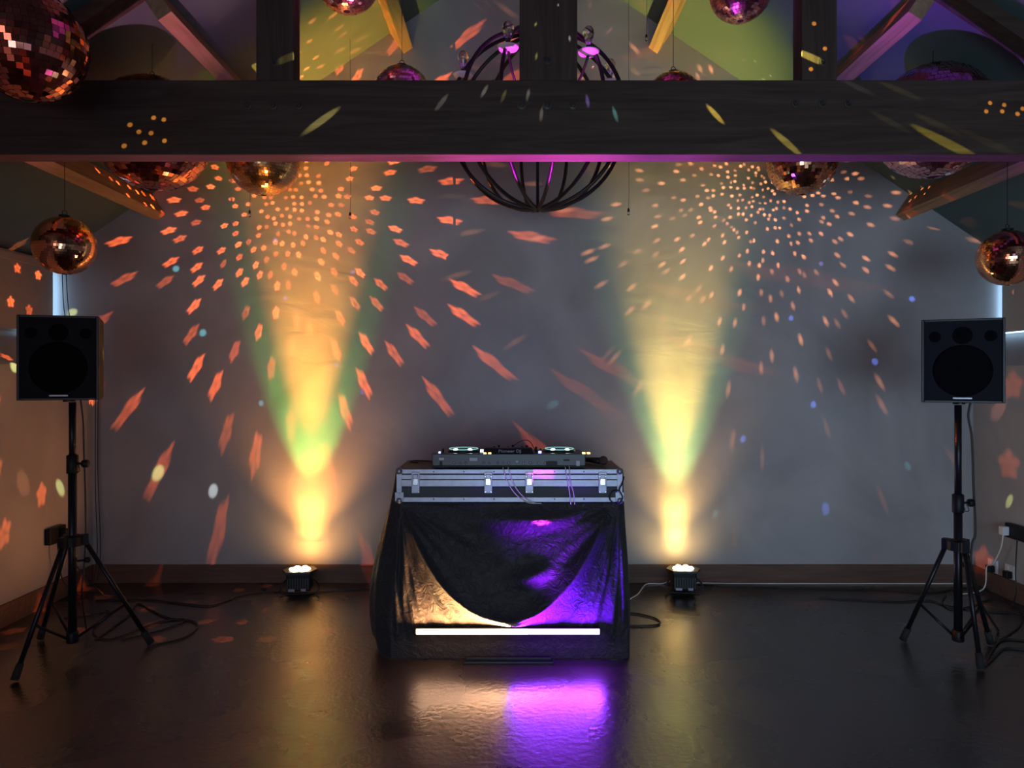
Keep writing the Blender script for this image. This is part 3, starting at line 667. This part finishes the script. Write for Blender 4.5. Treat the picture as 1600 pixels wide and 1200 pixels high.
def text_mesh(name, s, size, loc, m, parent, rotx=math.pi/2):
    cu = bpy.data.curves.new(name, 'FONT'); cu.body = s; cu.size = size; cu.extrude = .0006; cu.align_x = 'CENTER'; cu.align_y = 'CENTER'
    tmp = bpy.data.objects.new(name+'_tmp', cu); C.objects.link(tmp)
    bpy.context.view_layer.update()
    me = bpy.data.meshes.new_from_object(tmp.evaluated_get(bpy.context.evaluated_depsgraph_get()))
    bpy.data.objects.remove(tmp); me.materials.clear(); me.materials.append(m)
    o = bpy.data.objects.new(name, me); C.objects.link(o); o.parent = parent; o.location = loc; o.rotation_euler = (rotx, 0, 0); o.scale = (1.25, 1, 1); return o
text_mesh('maker_name', 'Pioneer DJ', .021, (.005, .0065, .084), Mtext, t, math.radians(62))
bm = B()
for i in range(3): 
    x = (880+0-795)*k+i*.0
# microphone
mc = Vector((P(930, 718, 3.76).x+.012, 3.76, ZC1+.024))
t = thing('microphone', 'dark microphone lying on the flight case at the right end of the controller', 'microphone', mc)
bm = B(); bmesh.ops.create_uvsphere(bm, u_segments=20, v_segments=14, radius=.024); 
for v in bm.verts: v.co.x += .03
obj('mic_head', bm, mat('mic_mesh', (.10, .05, .05), .5, .5, bump=.5, bscale=400), t, True)
bm = B(); tube(bm, [(.012, 0, -.002), (-.05, .12, -.008)], .018, 14, r2=.012); obj('mic_handle', bm, Mblack, t, True)
# LED bar
zb_ = 1.4-(987-HY)*3.522/F
xb0, xb1 = (650-800)*3.522/F, (937-800)*3.522/F
t = thing('led_bar', 'long glowing LED bar, warm at left and violet at right, low before the drape', 'led bar', ((xb0+xb1)/2, 3.522, zb_))
hb = (xb1-xb0)/2
bm = B(); box(bm, -hb-.008, hb+.008, .003, .026, -.018, .012, .002); obj('housing', bm, Mblack, t)
xm = (826-800)*3.522/F-(xb0+xb1)/2
bm = B(); box(bm, -hb, xm, -.004, .005, -.013, .013, .003); obj('warm_strip', bm, Mwarm, t)['label'] = 'warm white half of the strip'
bm = B(); box(bm, xm, hb, -.004, .005, -.013, .013, .003); obj('violet_strip', bm, Mviolet, t)['label'] = 'violet half of the strip'
for x in (-hb*.7, hb*.7):
    bm = B(); box(bm, x-.02, x+.02, .024, .046, -.014, .008, .001); obj('mounting_clip', bm, Mblackm, t)
# floor bar in front of the drape
g0, g1 = G(725, 1036), G(865, 1036)
t = thing('floor_bracket', 'low black metal bracket on the floor before the desk', 'bracket', ((g0.x+g1.x)/2, g0.y, 0))
hx = (g1.x-g0.x)/2
bm = B(); box(bm, -hx, hx, -.02, .02, 0, .012, .002); obj('base_plate', bm, Mblackm, t)
bm = B(); box(bm, -hx+.01, hx-.01, .0, .012, .012, .026, .002); obj('lip', bm, Mblackm, t)
bm = B(); tube(bm, spline([(hx-.01, 0, .01), (hx+.01, .0, .03), (hx+.012, .01, .08)], 6), .002, 6); obj('wire', bm, Mcord, t)

# ---------------- cables ----------------
def cable(name, label, pts, r, m, cat='cable', group=None):
    pts = spline(pts, 8); c = pts[0].copy(); bm = B(); tube(bm, [p-c for p in pts], r, 8)
    o = obj(name, bm, m, None, True, c); return tag(o, label, cat, group)
def GP(px, py, z=.006): return G(px, py, z)
yc = YD-.026
def cf(px, py, y=yc): return P(px, py, y)
for dx, lab in ((0, 'left'), (8, 'right')):
    cable('signal_cable', 'thin pink-lit cable looping down the case front at its middle, %s strand' % lab, [cf(786+dx, 730, yc+.02), cf(787+dx, 735), cf(792+dx, 750), cf(800+dx, 765), cf(812+dx, 778), cf(826+dx, 785.5), cf(838+dx, 786.5)], .0022, Mwcord)
for dx, lab in ((0, 'left'), (6, 'right')):
    cable('signal_cable', 'thin violet-lit cable hanging over the case front near its right latch, %s strand' % lab, [cf(883+dx, 729, yc+.02), cf(884+dx, 735), cf(887+dx*.7, 752), cf(890+dx, 770), cf(892+dx, 788)], .0022, Mwcord)
cable('mixer_cable', 'thin black cable arching above the controller display', [P(797, 703, 3.72), P(806, 694, 3.74), P(818, 688, 3.76), P(828, 690, 3.76), P(834, 700, 3.74), P(838, 706, 3.72)], .002, Mcord)
zt_ = ZC1+.004
cable('case_top_cable', 'thin dark cable lying on the flight case left of the controller', [Vector((-.50, 3.84, zt_)), Vector((-.545, 3.88, zt_)), Vector((-.52, 3.93, zt_)), Vector((-.44, 3.90, zt_)), Vector((-.40, 3.80, zt_))], .004, Mcord)
cable('case_cable', 'black cable coiled at the right corner of the flight case', [cf(975, 745, 3.60), cf(972, 756, 3.575), cf(968, 766, 3.57), cf(973, 778, 3.57), cf(964, 788, 3.565), cf(953, 780, 3.57), cf(958, 768, 3.57), cf(968, 767, 3.562)], .0035, Mcord)
cable('floor_cable', 'black cable lying in a loop on the floor beside the left speaker stand', [GP(148, 1000), GP(200, 962), GP(216, 943), GP(236, 953), GP(262, 965), GP(300, 970), GP(308, 980), GP(288, 996), GP(240, 1008)], .0045, Mcord)
cable('floor_cable', 'black cable winding across the floor behind the left stand legs', [GP(100, 966), GP(140, 962), GP(170, 955), GP(145, 985), GP(165, 999), GP(200, 990), GP(245, 972), GP(290, 968), GP(250, 985), GP(190, 1000)], .004, Mcord)
cable('floor_cable', 'black cable lying along the foot of the wall from left corner to left uplighter', [GP(150, 938), GP(230, 937), GP(285, 943), GP(330, 946), GP(372, 932), GP(420, 925), GP(470, 928), GP(520, 923), GP(600, 918)], .0045, Mcord)
cable('floor_cable', 'white cable running from the desk to the right uplighter', [GP(978, 945), GP(985, 936), GP(997, 928), GP(1008, 914), GP(1020, 911), GP(1035, 908), GP(1049, 904, .03)], .004, Mwcord)
cable('floor_cable', 'white cable running from the right uplighter towards the right wall sockets', [GP(1088, 907, .01), GP(1140, 906), GP(1170, 909), GP(1205, 910), GP(1225, 906), GP(1290, 909), GP(1360, 908), GP(1400, 902), GP(1440, 900), GP(1462, 906), GP(1530, 909)], .0045, Mwcord)
cable('floor_cable', 'black cable looping out on the floor right of the desk', [GP(975, 957), GP(998, 959), GP(1024, 966), GP(1031, 973), GP(1020, 977), GP(975, 978)], .005, Mcord)
cable('floor_cable', 'black cable lying behind the right speaker stand along the wall', [GP(1090, 912), GP(1150, 915), GP(1210, 917), GP(1300, 920), GP(1380, 922), GP(1450, 926), GP(1520, 918), GP(1560, 925)], .0045, Mcord)
cable('floor_cable', 'black cable on the floor between desk side and right stand', [GP(1280, 934), GP(1340, 937), GP(1400, 940), GP(1450, 938), GP(1475, 945), GP(1500, 950), GP(1540, 955), GP(1580, 957)], .004, Mcord)
cable('floor_cable', 'black cable curling on the floor at the right edge beside the stand', [GP(1600, 1015), GP(1570, 1013), GP(1552, 1028), GP(1540, 1038), GP(1562, 1002), GP(1600, 1000), GP(1640, 1004)], .005, Mcord)
cable('floor_cable', 'black cable looped beside the foot of the right stand', [GP(1478, 930), GP(1472, 942), GP(1490, 952), GP(1520, 946), GP(1555, 935), GP(1590, 950), GP(1595, 975), GP(1562, 1000)], .004, Mcord)
ys = 3.66
cable('speaker_cable', 'black cable hanging from the right loudspeaker down beside its stand', [P(1517, 627, ys), P(1513, 650, ys), P(1518, 680, ys), P(1520, 720, ys), P(1521, 760, ys), P(1524, 830, ys), P(1519, 850, ys), P(1518, 890, ys), P(1532, 940, 3.75), GP(1560, 985)], .0055, Mcord)
cable('speaker_cable', 'black cable hanging from the left loudspeaker past the stand knob', [P(126, 625, ys), P(130, 660, ys), P(131, 700, ys), P(133, 760, ys), P(134, 830, ys), P(131, 890, ys), P(128, 930, ys), GP(135, 985)], .004, Mcord)
yk = YW-.02
cable('corner_cable', 'black cable running down the corner of the room, left strand', [P(97, 425, yk-.04), P(103, 500, yk-.04), P(130, 543, yk-.04), P(149, 577, yk-.04), P(149, 640, yk-.04), P(149, 760, yk-.04), P(152, 850, yk-.04), P(150, 880, yk-.05), P(147, 906, yk-.06)], .0028, Mcord)
cable('corner_cable', 'black cable running down the corner of the room, right strand', [P(103, 425, yk-.04), P(110, 500, yk-.04), P(134, 538, yk-.04), P(153, 572, yk-.03), P(153, 640, yk-.02), P(153, 740, yk-.02), P(157, 850, yk-.03), P(154, 895, yk-.05), P(150, 908, yk-.06)], .0028, Mcord)
# sockets
def xw(px, X): return X*F/(px-800)
Yk = xw(84, XL); c = P(84, 835, Yk)
t = thing('extension_block', 'black socket block fixed to the left wall behind the left stand', 'socket', (XL, Yk, c.z))
bm = B(); box(bm, 0, .035, -.09, .07, -.05, .05, .004); obj('socket_plate', bm, Mblack, t)
bm = B(); box(bm, .035, .075, .0, .05, -.045, .03, .006); obj('plug', bm, Mblack, t)
cable('power_cable', 'black cable hanging from the left wall socket block', [Vector((XL+.05, Yk-.04, c.z-.05)), Vector((XL+.05, Yk-.02, c.z-.2)), Vector((XL+.06, Yk+.02, .1)), Vector((XL+.15, Yk+.05, .01))], .003, Mcord)
cable('power_cable', 'black cable drooping from the plug of the left socket block', [Vector((XL+.06, Yk+.03, c.z-.045)), Vector((XL+.07, Yk+.06, c.z-.15)), Vector((XL+.12, Yk+.1, .15)), Vector((XL+.3, Yk+.05, .01))], .003, Mcord)
Yk = xw(1594, XR); c = P(1594, 832, Yk)
t = thing('extension_block', 'black socket block fixed to the right wall with a white plug', 'socket', (XR, Yk, c.z))
bm = B(); box(bm, -.035, 0, -.16, .09, -.045, .045, .004); obj('socket_plate', bm, Mblack, t)
bm = B(); box(bm, -.075, -.035, .045, .09, -.03, .025, .006); obj('plug', bm, Mwhite, t)['label'] = 'white plug'
cable('power_cable', 'white cable dropping from the white plug on the right wall', [Vector((XR-.06, Yk+.067, c.z-.028)), Vector((XR-.06, Yk+.09, c.z-.12)), Vector((XR-.05, Yk+.18, c.z-.24)), Vector((XR-.05, Yk+.24, .16)), Vector((XR-.1, Yk+.2, .03)), Vector((XR-.3, Yk+.15, .01))], .004, Mwcord)
cable('power_cable', 'black cable dropping from the socket block on the right wall', [Vector((XR-.04, Yk-.03, c.z-.045)), Vector((XR-.05, Yk-.03, .2)), Vector((XR-.06, Yk-.05, .08)), Vector((XR-.12, Yk-.1, .01))], .004, Mcord)
for px, py, lab in ((1553, 886, 'white wall socket low on the right wall nearer the corner'), (1580, 893, 'white wall socket low on the right wall beneath the black block')):
    Yk = xw(px, XR); z = CH+(HY-py)*Yk/F
    t = thing('wall_socket', lab, 'socket', (XR, Yk, max(z, .17)))
    bm = B(); box(bm, -.012, 0, -.045, .045, -.043, .043, .004); obj('socket_plate', bm, Mwhite, t)
    bm = B(); box(bm, -.016, -.012, .01, .03, .01, .03, .001); obj('switch', bm, Mwhite, t)
    bm = B(); box(bm, -.05, -.012, -.03, .012, -.038, .005, .005); obj('plug', bm, Mblack, t)
